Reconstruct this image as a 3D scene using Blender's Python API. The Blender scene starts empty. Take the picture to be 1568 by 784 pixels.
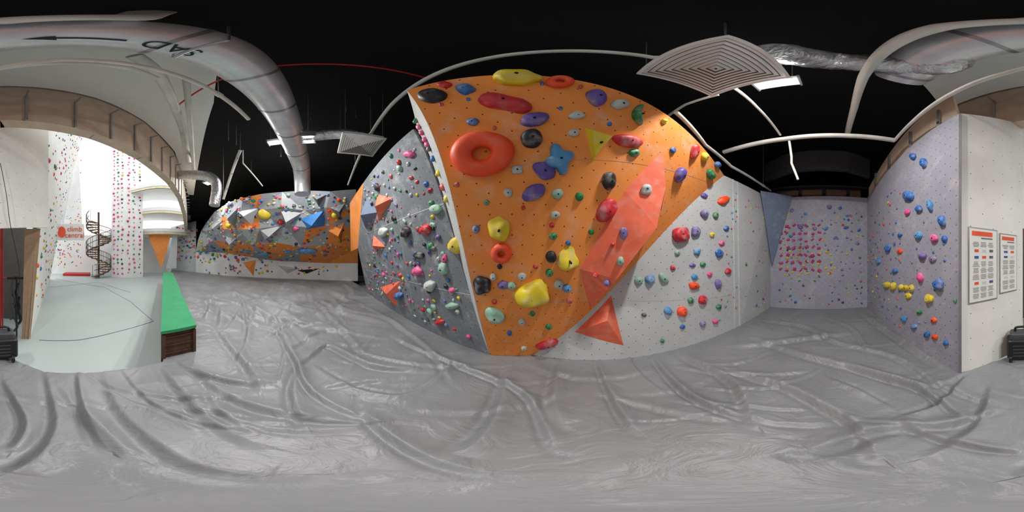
import bpy, bmesh, math, random
import numpy as np
from math import sin, cos, radians, pi, hypot
from mathutils import Vector, Matrix, noise
from mathutils.bvhtree import BVHTree
from mathutils.geometry import tessellate_polygon
random.seed(7)
EYE = 1.6
S = 1568/360.0
V = Vector
# ---------- survey bearings (lon/lat in the photo) to world ----------
def ray(u, v):
    lo = radians((u-784)/S); la = radians((392-v)/S)
    return V((sin(lo)*cos(la), cos(lo)*cos(la), sin(la)))
def at_z(u, v, z):
    r = ray(u, v); return r*(z/r.z)
def at_d(u, v, d):
    r = ray(u, v); return r*(d/hypot(r.x, r.y))
def plane(p0, p1, p2):
    n = (p1-p0).cross(p2-p0).normalized()
    if n.dot(-p0) < 0: n = -n
    def f(u, v):
        r = ray(u, v); return r*(p0.dot(n)/r.dot(n)), n
    f.n = n; f.p = p0
    return f
# ---------- materials ----------
def lin(c):
    c = c/255.0
    return c/12.92 if c <= .04045 else ((c+.055)/1.055)**2.4
def rgb(c): return (lin(c[0]), lin(c[1]), lin(c[2]), 1)
MATS = {}
def nodes(name):
    m = bpy.data.materials.new(name); m.use_nodes = True
    nt = m.node_tree; b = nt.nodes['Principled BSDF']
    return m, nt, b
def N(nt, t, **k):
    n = nt.nodes.new(t)
    for a, b in k.items(): setattr(n, a, b)
    return n
def mat(name, c, rough=.6, metal=0, var=.12, scale=4, chalk=0, bump=0, bscale=30, emit=0):
    if name in MATS: return MATS[name]
    m, nt, b = nodes(name); L = nt.links.new
    b.inputs['Roughness'].default_value = rough; b.inputs['Metallic'].default_value = metal
    tc = N(nt, 'ShaderNodeTexCoord')
    nz = N(nt, 'ShaderNodeTexNoise'); nz.inputs['Scale'].default_value = scale; nz.inputs['Detail'].default_value = 5
    L(tc.outputs['Object'], nz.inputs['Vector'])
    rp = N(nt, 'ShaderNodeValToRGB')
    r = rgb(c)
    rp.color_ramp.elements[0].position = .3; rp.color_ramp.elements[1].position = .7
    rp.color_ramp.elements[0].color = tuple(x*(1-var) for x in r[:3])+(1,)
    rp.color_ramp.elements[1].color = tuple(min(1, x*(1+var)) for x in r[:3])+(1,)
    L(nz.outputs['Fac'], rp.inputs['Fac'])
    out = rp.outputs['Color']
    if chalk:
        n2 = N(nt, 'ShaderNodeTexNoise'); n2.inputs['Scale'].default_value = 9; n2.inputs['Detail'].default_value = 6
        L(tc.outputs['Object'], n2.inputs['Vector'])
        mr = N(nt, 'ShaderNodeMapRange'); mr.inputs['From Min'].default_value = .48; mr.inputs['From Max'].default_value = .7
        mr.inputs['To Max'].default_value = chalk
        L(n2.outputs['Fac'], mr.inputs['Value'])
        mx = N(nt, 'ShaderNodeMix', data_type='RGBA')
        L(mr.outputs['Result'], mx.inputs['Factor']); L(out, mx.inputs['A']); mx.inputs['B'].default_value = (.66, .64, .6, 1)
        out = mx.outputs['Result']
    L(out, b.inputs['Base Color'])
    if bump:
        n3 = N(nt, 'ShaderNodeTexNoise'); n3.inputs['Scale'].default_value = bscale; n3.inputs['Detail'].default_value = 4
        L(tc.outputs['Object'], n3.inputs['Vector'])
        bp = N(nt, 'ShaderNodeBump'); bp.inputs['Strength'].default_value = bump; bp.inputs['Distance'].default_value = .02
        L(n3.outputs['Fac'], bp.inputs['Height']); L(bp.outputs['Normal'], b.inputs['Normal'])
    if emit:
        b.inputs['Emission Color'].default_value = r; b.inputs['Emission Strength'].default_value = emit
    MATS[name] = m; return m
def mat_wall(name, c, spacing=.2, dot=.012, chalk=.25, var=.08):
    """painted plywood climbing panel with T-nut holes (UV in metres) and chalk smudges"""
    m, nt, b = nodes(name); L = nt.links.new
    b.inputs['Roughness'].default_value = .8
    b.inputs['Specular IOR Level'].default_value = .25
    uv = N(nt, 'ShaderNodeUVMap'); uv.uv_map = 'UVMap'
    r = rgb(c)
    tc = N(nt, 'ShaderNodeTexCoord')
    nz = N(nt, 'ShaderNodeTexNoise'); nz.inputs['Scale'].default_value = 1.6; nz.inputs['Detail'].default_value = 8; nz.inputs['Roughness'].default_value = .65
    L(tc.outputs['Object'], nz.inputs['Vector'])
    rp = N(nt, 'ShaderNodeValToRGB'); rp.color_ramp.elements[0].position = .3; rp.color_ramp.elements[1].position = .7
    rp.color_ramp.elements[0].color = tuple(x*(1-var) for x in r[:3])+(1,)
    rp.color_ramp.elements[1].color = tuple(min(1, x*(1+var)) for x in r[:3])+(1,)
    L(nz.outputs['Fac'], rp.inputs['Fac'])
    n2 = N(nt, 'ShaderNodeTexNoise'); n2.inputs['Scale'].default_value = 4.; n2.inputs['Detail'].default_value = 10; n2.inputs['Roughness'].default_value = .72
    L(tc.outputs['Object'], n2.inputs['Vector'])
    mr = N(nt, 'ShaderNodeMapRange'); mr.inputs['From Min'].default_value = .52; mr.inputs['From Max'].default_value = .74; mr.inputs['To Max'].default_value = chalk
    L(n2.outputs['Fac'], mr.inputs['Value'])
    mx = N(nt, 'ShaderNodeMix', data_type='RGBA'); mx.inputs['B'].default_value = (.72, .7, .68, 1)
    L(mr.outputs['Result'], mx.inputs['Factor']); L(rp.outputs['Color'], mx.inputs['A'])
    def dots(off):
        a = N(nt, 'ShaderNodeVectorMath', operation='MULTIPLY_ADD')
        a.inputs[1].default_value = (1/spacing,)*3; a.inputs[2].default_value = (off, off, 0)
        L(uv.outputs['UV'], a.inputs[0])
        f = N(nt, 'ShaderNodeVectorMath', operation='FRACTION'); L(a.outputs[0], f.inputs[0])
        s = N(nt, 'ShaderNodeVectorMath', operation='SUBTRACT'); L(f.outputs[0], s.inputs[0]); s.inputs[1].default_value = (.5, .5, 0)
        sp = N(nt, 'ShaderNodeSeparateXYZ'); L(s.outputs[0], sp.inputs[0])
        cb = N(nt, 'ShaderNodeCombineXYZ'); L(sp.outputs[0], cb.inputs[0]); L(sp.outputs[1], cb.inputs[1])
        ln = N(nt, 'ShaderNodeVectorMath', operation='LENGTH'); L(cb.outputs[0], ln.inputs[0])
        lt = N(nt, 'ShaderNodeMath', operation='LESS_THAN'); L(ln.outputs['Value'], lt.inputs[0]); lt.inputs[1].default_value = dot*.5/spacing*1.2
        return lt.outputs[0]
    mxm = N(nt, 'ShaderNodeMath', operation='MAXIMUM'); L(dots(0.), mxm.inputs[0]); L(dots(.5), mxm.inputs[1])
    m2 = N(nt, 'ShaderNodeMix', data_type='RGBA'); m2.inputs['B'].default_value = tuple(x*.15 for x in r[:3])+(1,)
    L(mxm.outputs[0], m2.inputs['Factor']); L(mx.outputs['Result'], m2.inputs['A'])
    L(m2.outputs['Result'], b.inputs['Base Color'])
    MATS[name] = m; return m
# ---------- mesh accumulator ----------
class Acc:
    def __init__(s): s.v = []; s.f = []; s.m = []; s.s = []; s.mats = []
    def mi(s, m):
        if m not in s.mats: s.mats.append(m)
        return s.mats.index(m)
    def add(s, vs, fs, m, smooth=False):
        o = len(s.v); s.v += [tuple(x) for x in vs]; k = s.mi(m)
        for f in fs: s.f.append([i+o for i in f]); s.m.append(k); s.s.append(smooth)
    def box(s, c, size, m, rz=0, M=None):
        sx, sy, sz = [x/2 for x in size]
        R = M if M else Matrix.Rotation(rz, 3, 'Z')
        vs = [V(c)+R@V((x*sx, y*sy, z*sz)) for x in (-1, 1) for y in (-1, 1) for z in (-1, 1)]
        s.add(vs, [(0, 1, 3, 2), (4, 6, 7, 5), (0, 4, 5, 1), (2, 3, 7, 6), (0, 2, 6, 4), (1, 5, 7, 3)], m)
    def slab(s, pts, m, th=.03, ref=V((0, 0, 0))):
        pts = [V(p) for p in pts]; c = sum(pts, V((0, 0, 0)))/len(pts)
        n = V((0, 0, 0))
        for i in range(len(pts)): n += (pts[i]-c).cross(pts[(i+1) % len(pts)]-c)
        n.normalize()
        if n.dot(ref-c) < 0: pts.reverse(); n = -n
        k = len(pts); vs = pts+[p-n*th for p in pts]
        tr = tessellate_polygon([pts])
        fs = []
        if k > 4:
            for t in tr:
                a, b, d = [pts[i] for i in t]
                if (b-a).cross(d-a).dot(n) < 0: t = t[::-1]
                fs.append(tuple(t)); fs.append(tuple(i+k for i in t[::-1]))
        else:
            fs = [tuple(range(k)), tuple(range(2*k-1, k-1, -1))]
        fs += [(i, i+k, (i+1) % k+k, (i+1) % k) for i in range(k)]
        s.add(vs, fs, m); return n
    def tube(s, path, r, m, seg=12, ripple=0, step=None, cap=True):
        path = [V(p) for p in path]
        if step:
            q = [path[0]]
            for a, b in zip(path, path[1:]):
                k = max(1, int((b-a).length/step))
                q += [a.lerp(b, j/k) for j in range(1, k+1)]
            path = q
        vs = []; t0 = (path[1]-path[0]).normalized(); x = t0.orthogonal().normalized()
        for i, p in enumerate(path):
            t = (path[min(i+1, len(path)-1)]-path[max(i-1, 0)]).normalized()
            x = (x-t*x.dot(t)).normalized(); y = t.cross(x)
            for j in range(seg):
                a = 2*pi*j/seg; rr = r
                if ripple: rr = r*(1+ripple*(i % 2)+ripple*2.5*noise.noise(p*3+V((a, 0, i*.3))))
                vs.append(p+x*cos(a)*rr+y*sin(a)*rr)
        n = len(path); fs = [(i*seg+j, i*seg+(j+1) % seg, (i+1)*seg+(j+1) % seg, (i+1)*seg+j) for i in range(n-1) for j in range(seg)]
        s.add(vs, fs, m, not ripple or True)
        if cap: s.add([vs[j] for j in range(seg)]+[vs[-seg+j] for j in range(seg)], [tuple(range(seg))[::-1], tuple(range(seg, 2*seg))], m)
    def build(s, name, parent=None, uv=False):
        me = bpy.data.meshes.new(name); me.from_pydata(s.v, [], s.f)
        for m in s.mats: me.materials.append(m)
        me.polygons.foreach_set('material_index', s.m); me.polygons.foreach_set('use_smooth', s.s)
        if uv:
            l = me.uv_layers.new(name='UVMap')
            for p in me.polygons:
                n = p.normal; u = V((0, 0, 1)).cross(n)
                u = u.normalized() if u.length > .05 else V((1, 0, 0))
                w = n.cross(u)
                for li in p.loop_indices:
                    q = me.vertices[me.loops[li].vertex_index].co; l.data[li].uv = (q.dot(u), q.dot(w))
        me.update()
        o = bpy.data.objects.new(name, me); bpy.context.scene.collection.objects.link(o)
        if parent: o.parent = parent
        return o
def empty(name):
    o = bpy.data.objects.new(name, None); bpy.context.scene.collection.objects.link(o); o.empty_display_size = .1; return o
def text(name, s, size, M, m, parent=None, ext=.004):
    c = bpy.data.curves.new(name, 'FONT'); c.body = s; c.size = size; c.extrude = ext; c.align_x = 'CENTER'; c.align_y = 'CENTER'
    c.materials.append(m); o = bpy.data.objects.new(name, c); bpy.context.scene.collection.objects.link(o); o.matrix_world = M
    if parent: o.parent = parent
    return o
def frame(p, x, n):
    x = x.normalized(); n = n.normalized(); y = n.cross(x).normalized(); x = y.cross(n)
    return Matrix(((x.x, y.x, n.x, p.x), (x.y, y.y, n.y, p.y), (x.z, y.z, n.z, p.z), (0, 0, 0, 1)))
# ---------- palette ----------
ORANGE = mat_wall('orange_panel_paint', (252, 154, 76), chalk=.35)
GREY = mat_wall('grey_panel_paint', (120, 125, 131), chalk=.5)
WHITEW = mat_wall('white_panel_paint', (190, 192, 192), chalk=.2)
LAV = mat_wall('lavender_panel_paint', (164, 165, 178), chalk=.4, spacing=.18)
POSTW = mat_wall('plain_white_panel_paint', (224, 224, 220), chalk=.1, spacing=.35)
BLUEG = mat_wall('bluegrey_panel_paint', (120, 134, 158), chalk=.3)
CORAL = mat('coral_volume_paint', (242, 112, 80), .75, chalk=.18)
BLACKC = mat('black_ceiling_paint', (13, 13, 14), .9)
BLK = mat('black_plastic', (24, 24, 26), .45)
WPIPE = mat('white_pipe_paint', (220, 218, 210), .45)
STEEL = mat('galvanised_steel', (170, 172, 175), .35, .7)
FOIL = mat('foil_duct', (215, 217, 220), .28, .85, var=.25, scale=12, bump=.8, bscale=25)
DUCTM = mat('silver_duct', (228, 231, 236), .36, .5, var=.12, bump=.25, bscale=6)
BROWN = mat('brown_fascia', (212, 190, 168), .7)
DBROWN = mat('dark_wood', (80, 54, 38), .7, scale=8, var=.3)
SEAM = mat('panel_seam', (205, 170, 140), .8)
SEAMG = mat('panel_seam_grey', (200, 205, 205), .8)
WHITE = mat('white_plaster', (248, 248, 244), .8, var=.02)
REDP = mat('red_paint', (170, 34, 28), .45)
WOOD = mat('plywood', (156, 130, 102), .6, scale=10)
DARKHOLE = mat('bolt_hole', (20, 18, 18), .8)
COL = {k: mat('hold_'+k, c, .5, chalk=ch, var=.1) for k, c, ch in [
 ('red', (206, 44, 54), .4), ('blue', (50, 108, 182), .4), ('yellow', (226, 200, 40), .35), ('purple', (100, 80, 162), .4),
 ('green', (30, 134, 78), .4), ('black', (34, 35, 40), .4), ('white', (190, 198, 194), .3), ('pink', (230, 88, 150), .3),
 ('vermilion', (252, 82, 34), .12), ('mint', (146, 188, 166), .45), ('sky', (78, 146, 200), .4), ('crimson', (196, 44, 54), .3), ('magenta', (200, 40, 118), .1), ('lilac', (122, 108, 170), .45)]}
# ---------- climbing hold shapes ----------
def ico(sub):
    bm = bmesh.new(); bmesh.ops.create_icosphere(bm, subdivisions=sub, radius=1)
    vs = [v.co.copy() for v in bm.verts]; fs = [tuple(v.index for v in f.verts) for f in bm.faces]; bm.free(); return vs, fs
ICO = {k: ico(k) for k in (1, 2, 3, 4)}
def shape(kind, seed, det):
    if kind == 'ring':
        vs = []; fs = []; A, B = 48, 14
        for i in range(A):
            a = 2*pi*i/A
            for j in range(B):
                b = 2*pi*j/B; R = .64+.36*cos(b)
                wob = 1+.05*noise.noise(V((cos(a), sin(a), seed)))
                vs.append(V((R*cos(a)*wob, R*sin(a)*wob, .45+.55*sin(b)*(1-.12*cos(b)))))
                fs.append((i*B+j, ((i+1) % A)*B+j, ((i+1) % A)*B+(j+1) % B, i*B+(j+1) % B))
        return vs, fs, True
    if kind == 'tri':
        o = [V((-.85, .95, 0)), V((1, .45, 0)), V((-.35, -1, 0))]
        t = [V((-.6, .68, .8)), V((.72, .36, 1)), V((-.3, -.72, .5))]
        return o+t, [(3, 5, 4), (0, 3, 4, 1), (1, 4, 5, 2), (2, 5, 3, 0)], False
    if kind == 'prism':
        vs = [V((x, y, 0)) for x, y in ((-1, -1), (1, -.8), (.9, 1), (-1, .8))]+[V((x*.6, y*.5, 1)) for x, y in ((-1, -1), (1, -.8), (.9, 1), (-1, .8))]
        return vs, [(4, 5, 6, 7), (0, 1, 5, 4), (1, 2, 6, 5), (2, 3, 7, 6), (3, 0, 4, 7)], False
    vs0, fs = ICO[det]; vs = []
    for p in vs0:
        x, y, z = p; th = math.atan2(y, x)
        k = 1+.34*noise.noise(V((x, y, z))*1.0+V((seed*7.3, 0, seed)))
        if kind == 'cross': k = 1.1*(1-.2*(1-cos(4*th))/2*2*hypot(x, y))
        if kind == 'smooth': k = 1+.12*noise.noise(V((x, y, z))+V((seed, 0, 0)))
        x *= k; y *= k
        if kind == 'sausage': y *= .85+.2*noise.noise(V((x*1.5, seed, 0))); x = math.copysign(abs(x)**.8, x)
        if kind == 'tear': y *= .72+.3*x
        if kind == 'crescent': x, y = (x*.42+.85*(y*y)-.4), y
        z = -.05 if z < 0 else z**.75*(1+.35*noise.noise(V((x*1.4, y*1.4, seed))))
        if kind == 'jug': z *= .55+.45*max(-1, min(1, -y*1.2+.2))
        vs.append(V((x, y, z)))
    return vs, fs, True
def hold(acc, p, a, b, n, depth, col, kind='blob', det=2, bolt=True):
    if n.dot(a.cross(b)) < 0: b = -b if kind not in ('crescent', 'tri') else b
    flip = n.dot(a.cross(b)) < 0
    vs, fs, sm = shape(kind, random.random()*9, det)
    if flip: fs = [f[::-1] for f in fs]
    acc.add([p+a*v.x+b*v.y+n*depth*v.z for v in vs], fs, COL[col] if isinstance(col, str) else col, sm)
    if bolt and kind != 'ring':
        r = min(.011, a.length*.16); c = p+n*(depth*1.02+.001); ah = a.normalized(); bh = n.cross(ah)
        acc.add([c+ah*r*cos(t*pi/4)+bh*r*sin(t*pi/4) for t in range(8)]+[p+n*depth*.5+ah*r*cos(t*pi/4)+bh*r*sin(t*pi/4) for t in range(8)],
                [tuple(range(8))]+[(i, i+8, (i+1) % 8+8, (i+1) % 8) for i in range(8)], DARKHOLE)
def hpx(acc, pf, u, v, w, h, col, kind='blob', rot=0, dep=.45, det=3):
    p, n = pf(u, v); r = radians(rot); e = 3
    au = (pf(u+e, v)[0]-pf(u-e, v)[0])/(2*e); bv = (pf(u, v-e)[0]-pf(u, v+e)[0])/(2*e)
    a = (au*cos(r)+bv*sin(r))*w/2; b = (-au*sin(r)+bv*cos(r))*h/2
    d = dep*2*min(a.length, b.length)
    hold(acc, p, a, b, n, d, col, kind, det)
def scatter(acc, quad, count, cols, smin, smax, n=None, det=2, kinds=('blob', 'blob', 'sausage', 'smooth'), reg=(0, 1, 0, 1), grid=None, mind=.0):
    A, B, C, D = [V(q) for q in quad]  # bl, br, tr, tl
    done = []; k = 0; tries = 0
    while k < count and tries < count*20:
        tries += 1
        if grid: s, t = reg[0]+(reg[1]-reg[0])*((k % grid[0])+.5+random.uniform(-.15, .15))/grid[0], reg[2]+(reg[3]-reg[2])*((k//grid[0]) % grid[1]+.5+random.uniform(-.15, .15))/grid[1]
        else: s, t = random.uniform(*reg[:2]), random.uniform(*reg[2:])
        p = A.lerp(B, s).lerp(D.lerp(C, s), t)
        if mind and any((p-q).length < mind for q in done): continue
        done.append(p); k += 1
        nn = (B-A).cross(D-A).normalized() if n is None else n
        if nn.dot(-p) < 0 and n is None: nn = -nn
        x = (B-A).normalized(); x = (x-nn*x.dot(nn)).normalized(); y = nn.cross(x); an = random.uniform(-.9, .9)
        w = random.uniform(smin, smax)*.5; h = w*random.uniform(.55, 1)
        c = random.choice(cols)
        hold(acc, p, (x*cos(an)+y*sin(an))*w, (y*cos(an)-x*sin(an))*h, nn, min(w, h)*random.uniform(.6, 1), c, random.choice(kinds), det, w > .035)
def volume(acc, pf, px, height, m, apex=None):
    pts = [pf(u, v) for u, v in px]; n = sum((q[1] for q in pts), V((0, 0, 0))).normalized(); P = [q[0] for q in pts]
    c = pf(*apex)[0] if apex else sum(P, V((0, 0, 0)))/len(P)
    top = c+n*height; k = len(P)
    if (P[1]-P[0]).cross(P[2]-P[0]).dot(n) < 0: P.reverse()
    acc.add(P+[top], [(i, (i+1) % k, k) for i in range(k)], m)
def strip(acc, a, b, n, w, m, off=.003):
    a = V(a)+n*off; b = V(b)+n*off; s = (b-a).cross(n).normalized()*w/2
    acc.add([a-s, b-s, b+s, a+s], [(0, 1, 2, 3)], m)
def smooth(P, k=8):
    P = [V(p) for p in P]; q = []
    for i in range(len(P)-1):
        p0 = P[max(i-1, 0)]; p1 = P[i]; p2 = P[i+1]; p3 = P[min(i+2, len(P)-1)]
        for j in range(k):
            t = j/k; q.append(.5*((2*p1)+(p2-p0)*t+(2*p0-5*p1+4*p2-p3)*t*t+(3*p1-p0-3*p2+p3)*t**3))
    return q+[P[-1]]
F = -1.6
# =====================================================================
# ORANGE OVERHANG
oTL, oTR, oBR, oBL = V((-.67, .89, 1.8)), V((3.22, .89, 1.8)), V((.3, 2.28, F)), V((-.3, 2.28, F))
fO = plane(oTL, oTR, oBL); nO = fO.n
a = Acc(); a.slab([oTL, oTR, oBR, oBL], ORANGE, .04)
def on_o(u, v): return fO(u, v)[0]
strip(a, on_o(690, 284), on_o(1098, 284), nO, .006, SEAM)
strip(a, on_o(725, 450), on_o(905, 463), nO, .006, SEAM)
a.build('climbing_wall_orange_overhang', uv=True)
# side return
gTL = V((-1.04, 1.60, 1.8))
a = Acc(); a.slab([oTL, gTL, oBL+V((-.02, .02, 0))], WHITEW, .03, ref=V((-3, 0, 0)))
ret = plane(oTL, gTL, oBL)
a.build('climbing_wall_side_return', uv=True)
a = Acc()
for u, v, c in [(630, 172, 'pink'), (634, 184, 'pink'), (638, 196, 'pink'), (641, 160, 'green'), (647, 205, 'pink'), (656, 228, 'blue'), (664, 250, 'yellow'), (672, 270, 'red'), (678, 286, 'yellow'), (652, 212, 'black')]:
    p = gTL.lerp(oTL, .45)
    t = (v-150)/400.0; p = p.lerp(oBL, t)
    hold(a, p+ret.n*0, V((0, 0, .05)), ret.n.cross(V((0, 0, 1)))*.035, (V((-1, -.2, 0))).normalized(), .05, c, 'blob', 2)
a.build('return_wall_climbing_holds')
# Big distinct holds on the overhang
big = [('yellow_sausage_climbing_hold', 790, 121, 72, 22, 'yellow', 'sausage', 0, .5),
 ('vermilion_oval_climbing_hold', 856, 127, 44, 18, 'vermilion', 'ring', 0, .35),
 ('black_sloper_climbing_hold', 663, 147, 44, 22, 'black', 'smooth', 0, .4),
 ('crimson_bar_climbing_hold', 771, 157, 80, 26, 'crimson', 'sausage', -8, .4),
 ('yellow_triangle_climbing_volume', 915, 220, 42, 52, COL['yellow'], 'tri', 0, .3),
 ('vermilion_ring_climbing_hold', 739, 237, 96, 68, 'vermilion', 'ring', 4, .3),
 ('blue_cross_climbing_hold', 856, 244, 44, 46, 'sky', 'cross', 20, .3),
 ('yellow_sloper_climbing_hold', 811, 449, 56, 46, 'yellow', 'tear', 15, .35),
 ('vermilion_ring_climbing_hold', 768, 386, 32, 30, 'vermilion', 'ring', 0, .4),
 ('yellow_jug_climbing_hold', 765, 350, 34, 35, 'yellow', 'jug', 0, .5),
 ('yellow_jug_climbing_hold', 869, 396, 32, 32, 'yellow', 'jug', 0, .5),
 ('black_ball_climbing_hold', 814, 213, 36, 28, 'black', 'smooth', 0, .5)]
for nm, u, v, w, h, c, k, r, d in big:
    a = Acc(); hpx(a, fO, u, v, w, h, c, k, r, d, det=4)
    a.build(nm)
a = Acc()
for t in [(682, 130, 22, 10, 'red'), (713, 137, 28, 15, 'blue'), (912, 150, 32, 24, 'purple', -35), (949, 160, 26, 14, 'white'),
 (724, 187, 18, 12, 'blue'), (817, 184, 42, 20, 'purple', 10), (883, 177, 25, 12, 'white'), (962, 216, 48, 20, 'red', -8), (878, 204, 18, 11, 'white'),
 (971, 234, 17, 12, 'green'), (833, 262, 36, 26, 'purple', -20), (792, 260, 19, 14, 'white'), (817, 295, 38, 24, 'purple', 25), (778, 295, 14, 14, 'white'),
 (932, 277, 22, 28, 'black'), (853, 297, 18, 16, 'mint'), (887, 301, 12, 14, 'green'), (928, 322, 24, 42, 'red', -35), (850, 329, 15, 12, 'white'),
 (847, 362, 12, 10, 'green'), (844, 393, 17, 18, 'black'), (729, 351, 12, 12, 'blue'), (841, 418, 12, 12, 'green'), (738, 436, 28, 26, 'black'),
 (758, 482, 32, 20, 'mint', -25), (855, 435, 15, 16, 'white'), (799, 423, 14, 11, 'white'), (783, 437, 14, 11, 'mint'), (868, 441, 14, 12, 'sky'),
 (838, 526, 38, 11, 'crimson', 15), (799, 492, 12, 9, 'white'), (802, 533, 10, 6, 'white'), (1040, 268, 16, 24, 'purple', -20), (1017, 186, 9, 9, 'yellow'),
 (1062, 232, 12, 24, 'red', -20), (1078, 240, 10, 14, 'yellow'), (1087, 267, 10, 16, 'green', 15), (1098, 252, 8, 10, 'blue'), (755, 424, 10, 12, 'white'), (770, 436, 18, 12, 'lilac'),
 (717, 152, 7, 6, 'blue'), (676, 160, 8, 6, 'red'), (747, 143, 7, 5, 'red'), (830, 128, 7, 6, 'blue'), (889, 133, 8, 6, 'red'), (757, 196, 7, 7, 'red'), (858, 166, 7, 6, 'blue'),
 (801, 318, 7, 7, 'red'), (845, 345, 8, 8, 'red'), (870, 372, 8, 8, 'blue'), (905, 355, 9, 9, 'green'), (820, 408, 8, 8, 'red'), (757, 462, 8, 8, 'red'), (780, 510, 8, 8, 'blue'), (815, 480, 8, 8, 'green'),
 (700, 283, 8, 8, 'red'), (745, 310, 9, 9, 'green'), (872, 460, 9, 9, 'red'), (840, 500, 10, 8, 'green'), (765, 408, 8, 8, 'black'), (1030, 230, 9, 9, 'blue'), (933, 190, 7, 7, 'blue')]:
    hpx(a, fO, t[0], t[1], t[2], t[3], t[4], random.choice(('blob', 'smooth')) if t[2] > 10 else 'smooth', t[5] if len(t) > 5 else 0, .42, 3)
hpx(a, fO, 976, 176, 22, 34, 'green', 'crescent', 0, .5)
a.build('overhang_climbing_holds')
# coral volumes: they bridge the overhang and the white slab below it
fW0 = plane(V((.28, 2.29, F)), V((3.45, .60, F)), V((3.2, .90, 1.8)))
def front(u, v):
    p, q = fO(u, v)[0], fW0(u, v)[0]
    return p if p.length < q.length else q
a = Acc()
P = [front(u, v) for u, v in [(1015, 233), (957, 292), (888, 412), (903, 472), (942, 432), (997, 345), (1013, 320)]]
R = [front(u, v)+nO*h for u, v, h in [(1000, 285, .2), (975, 338, .34), (927, 412, .26)]]
vs = P+R
cf = [(0, 1, 7), (1, 8, 7), (1, 2, 8), (2, 9, 8), (2, 3, 9), (3, 4, 9), (4, 8, 9), (4, 5, 8), (5, 7, 8), (5, 6, 7), (6, 0, 7)]
a.add(vs, cf, CORAL)
a.build('coral_climbing_volume')
a = Acc()
A_, B_, C_ = front(936, 452), front(880, 508), front(955, 529); T_ = front(928, 485)+fW0.n*.16
a.add([A_, B_, C_, T_], [(0, 1, 3), (1, 2, 3), (2, 0, 3)], CORAL)
a.build('coral_pyramid_climbing_volume')
a = Acc()
bv = BVHTree.FromPolygons(vs, cf)
for u, v, w, h, c in [(990, 291, 18, 18, 'white'), (955, 357, 13, 20, 'lilac'), (950, 400, 12, 14, 'mint'), (930, 432, 10, 12, 'lilac'), (938, 375, 7, 7, 'red'), (912, 420, 8, 8, 'red')]:
    loc, n, i_, d_ = bv.ray_cast(V((0, 0, 0)), ray(u, v))
    if loc is None: loc, n = fO(u, v)
    if n.dot(loc) > 0: n = -n
    sc = loc.length*pi/180/S; x = n.cross(V((0, 0, 1))).normalized()
    hold(a, loc, x*w*sc*.5, n.cross(x)*h*sc*.5, n, .05, c, 'blob', 3)
a.build('volume_climbing_holds')
# =====================================================================
# GREY WALL
gBR = V((-.3, 2.30, F)); gBL = V((-5.87, 4.59, F)); gTL2 = V((-3.72, 2.60, 1.8))
fG = plane(gBR, gBL, gTL2); nG = fG.n
def onplane_z(f, x, z):
    n = f.n; p = f.p; return V((x, (n.dot(p)-n.x*x-n.z*z)/n.y, z))
gTR = onplane_z(fG, -1.04, 1.8); gTLp = onplane_z(fG, -2.95, 1.8)
a = Acc(); gL = fG(548, 380)[0]
gBLp = onplane_z(fG, -5.4, F)
a.slab([gBR, gBLp, gL, gTLp, gTR], GREY, .04)
for s in (.32, .66): strip(a, gBR.lerp(gTR, s), gBLp.lerp(gTLp, s), nG, .01, SEAMG)
strip(a, gBR.lerp(gBLp, .33), gTR.lerp(gTLp, .4), nG, .005, SEAMG)
a.build('climbing_wall_grey', uv=True)
a = Acc(); a.slab([gTLp, onplane_z(fG, -4.5, 1.8), fG(537, 385)[0], gL], ORANGE, .04)
a.build('climbing_wall_orange_end_panel', uv=True)
a = Acc()
random.seed(11)
cols = ['pink', 'red', 'black', 'blue', 'white', 'green', 'yellow', 'mint', 'purple', 'crimson', 'lilac', 'white', 'black']
Q = [gBR, gBLp, gTLp, gTR]
scatter(a, Q, 230, cols, .05, .11, nG, 2, reg=(.04, .97, .06, .97), mind=.11)
scatter(a, Q, 22, ['pink', 'red', 'black', 'green', 'mint'], .12, .17, nG, 3, reg=(.05, .8, .1, .95), mind=.2)
for t in [(700, 375, 22, 24, 'yellow'), (622, 355, 16, 18, 'black'), (653, 352, 16, 20, 'red', -40), (680, 411, 14, 20, 'mint', 20), (641, 391, 18, 10, 'black'), (628, 236, 16, 12, 'pink'), (668, 320, 18, 14, 'mint'),
          (693, 468, 20, 10, 'mint'), (674, 493, 14, 8, 'red'), (660, 437, 16, 16, 'white'), (640, 415, 14, 14, 'pink'), (588, 355, 12, 14, 'white'), (612, 452, 10, 12, 'blue')]:
    hpx(a, fG, t[0], t[1], t[2], t[3], t[4], 'blob', t[5] if len(t) > 5 else 0, .45, 3)
a.build('grey_wall_climbing_holds')
a = Acc()
volume(a, fG, [(578, 298), (602, 303), (580, 338)], .16, CORAL)
volume(a, fG, [(572, 360), (590, 378), (575, 384)], .15, CORAL)
volume(a, fG, [(582, 440), (613, 430), (606, 470)], .14, CORAL)
a.build('coral_wall_volumes')
a = Acc(); volume(a, fG, [(563, 300), (578, 325), (560, 350)], .25, BLUEG)
a.build('blue_wall_volume', uv=True)
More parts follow.
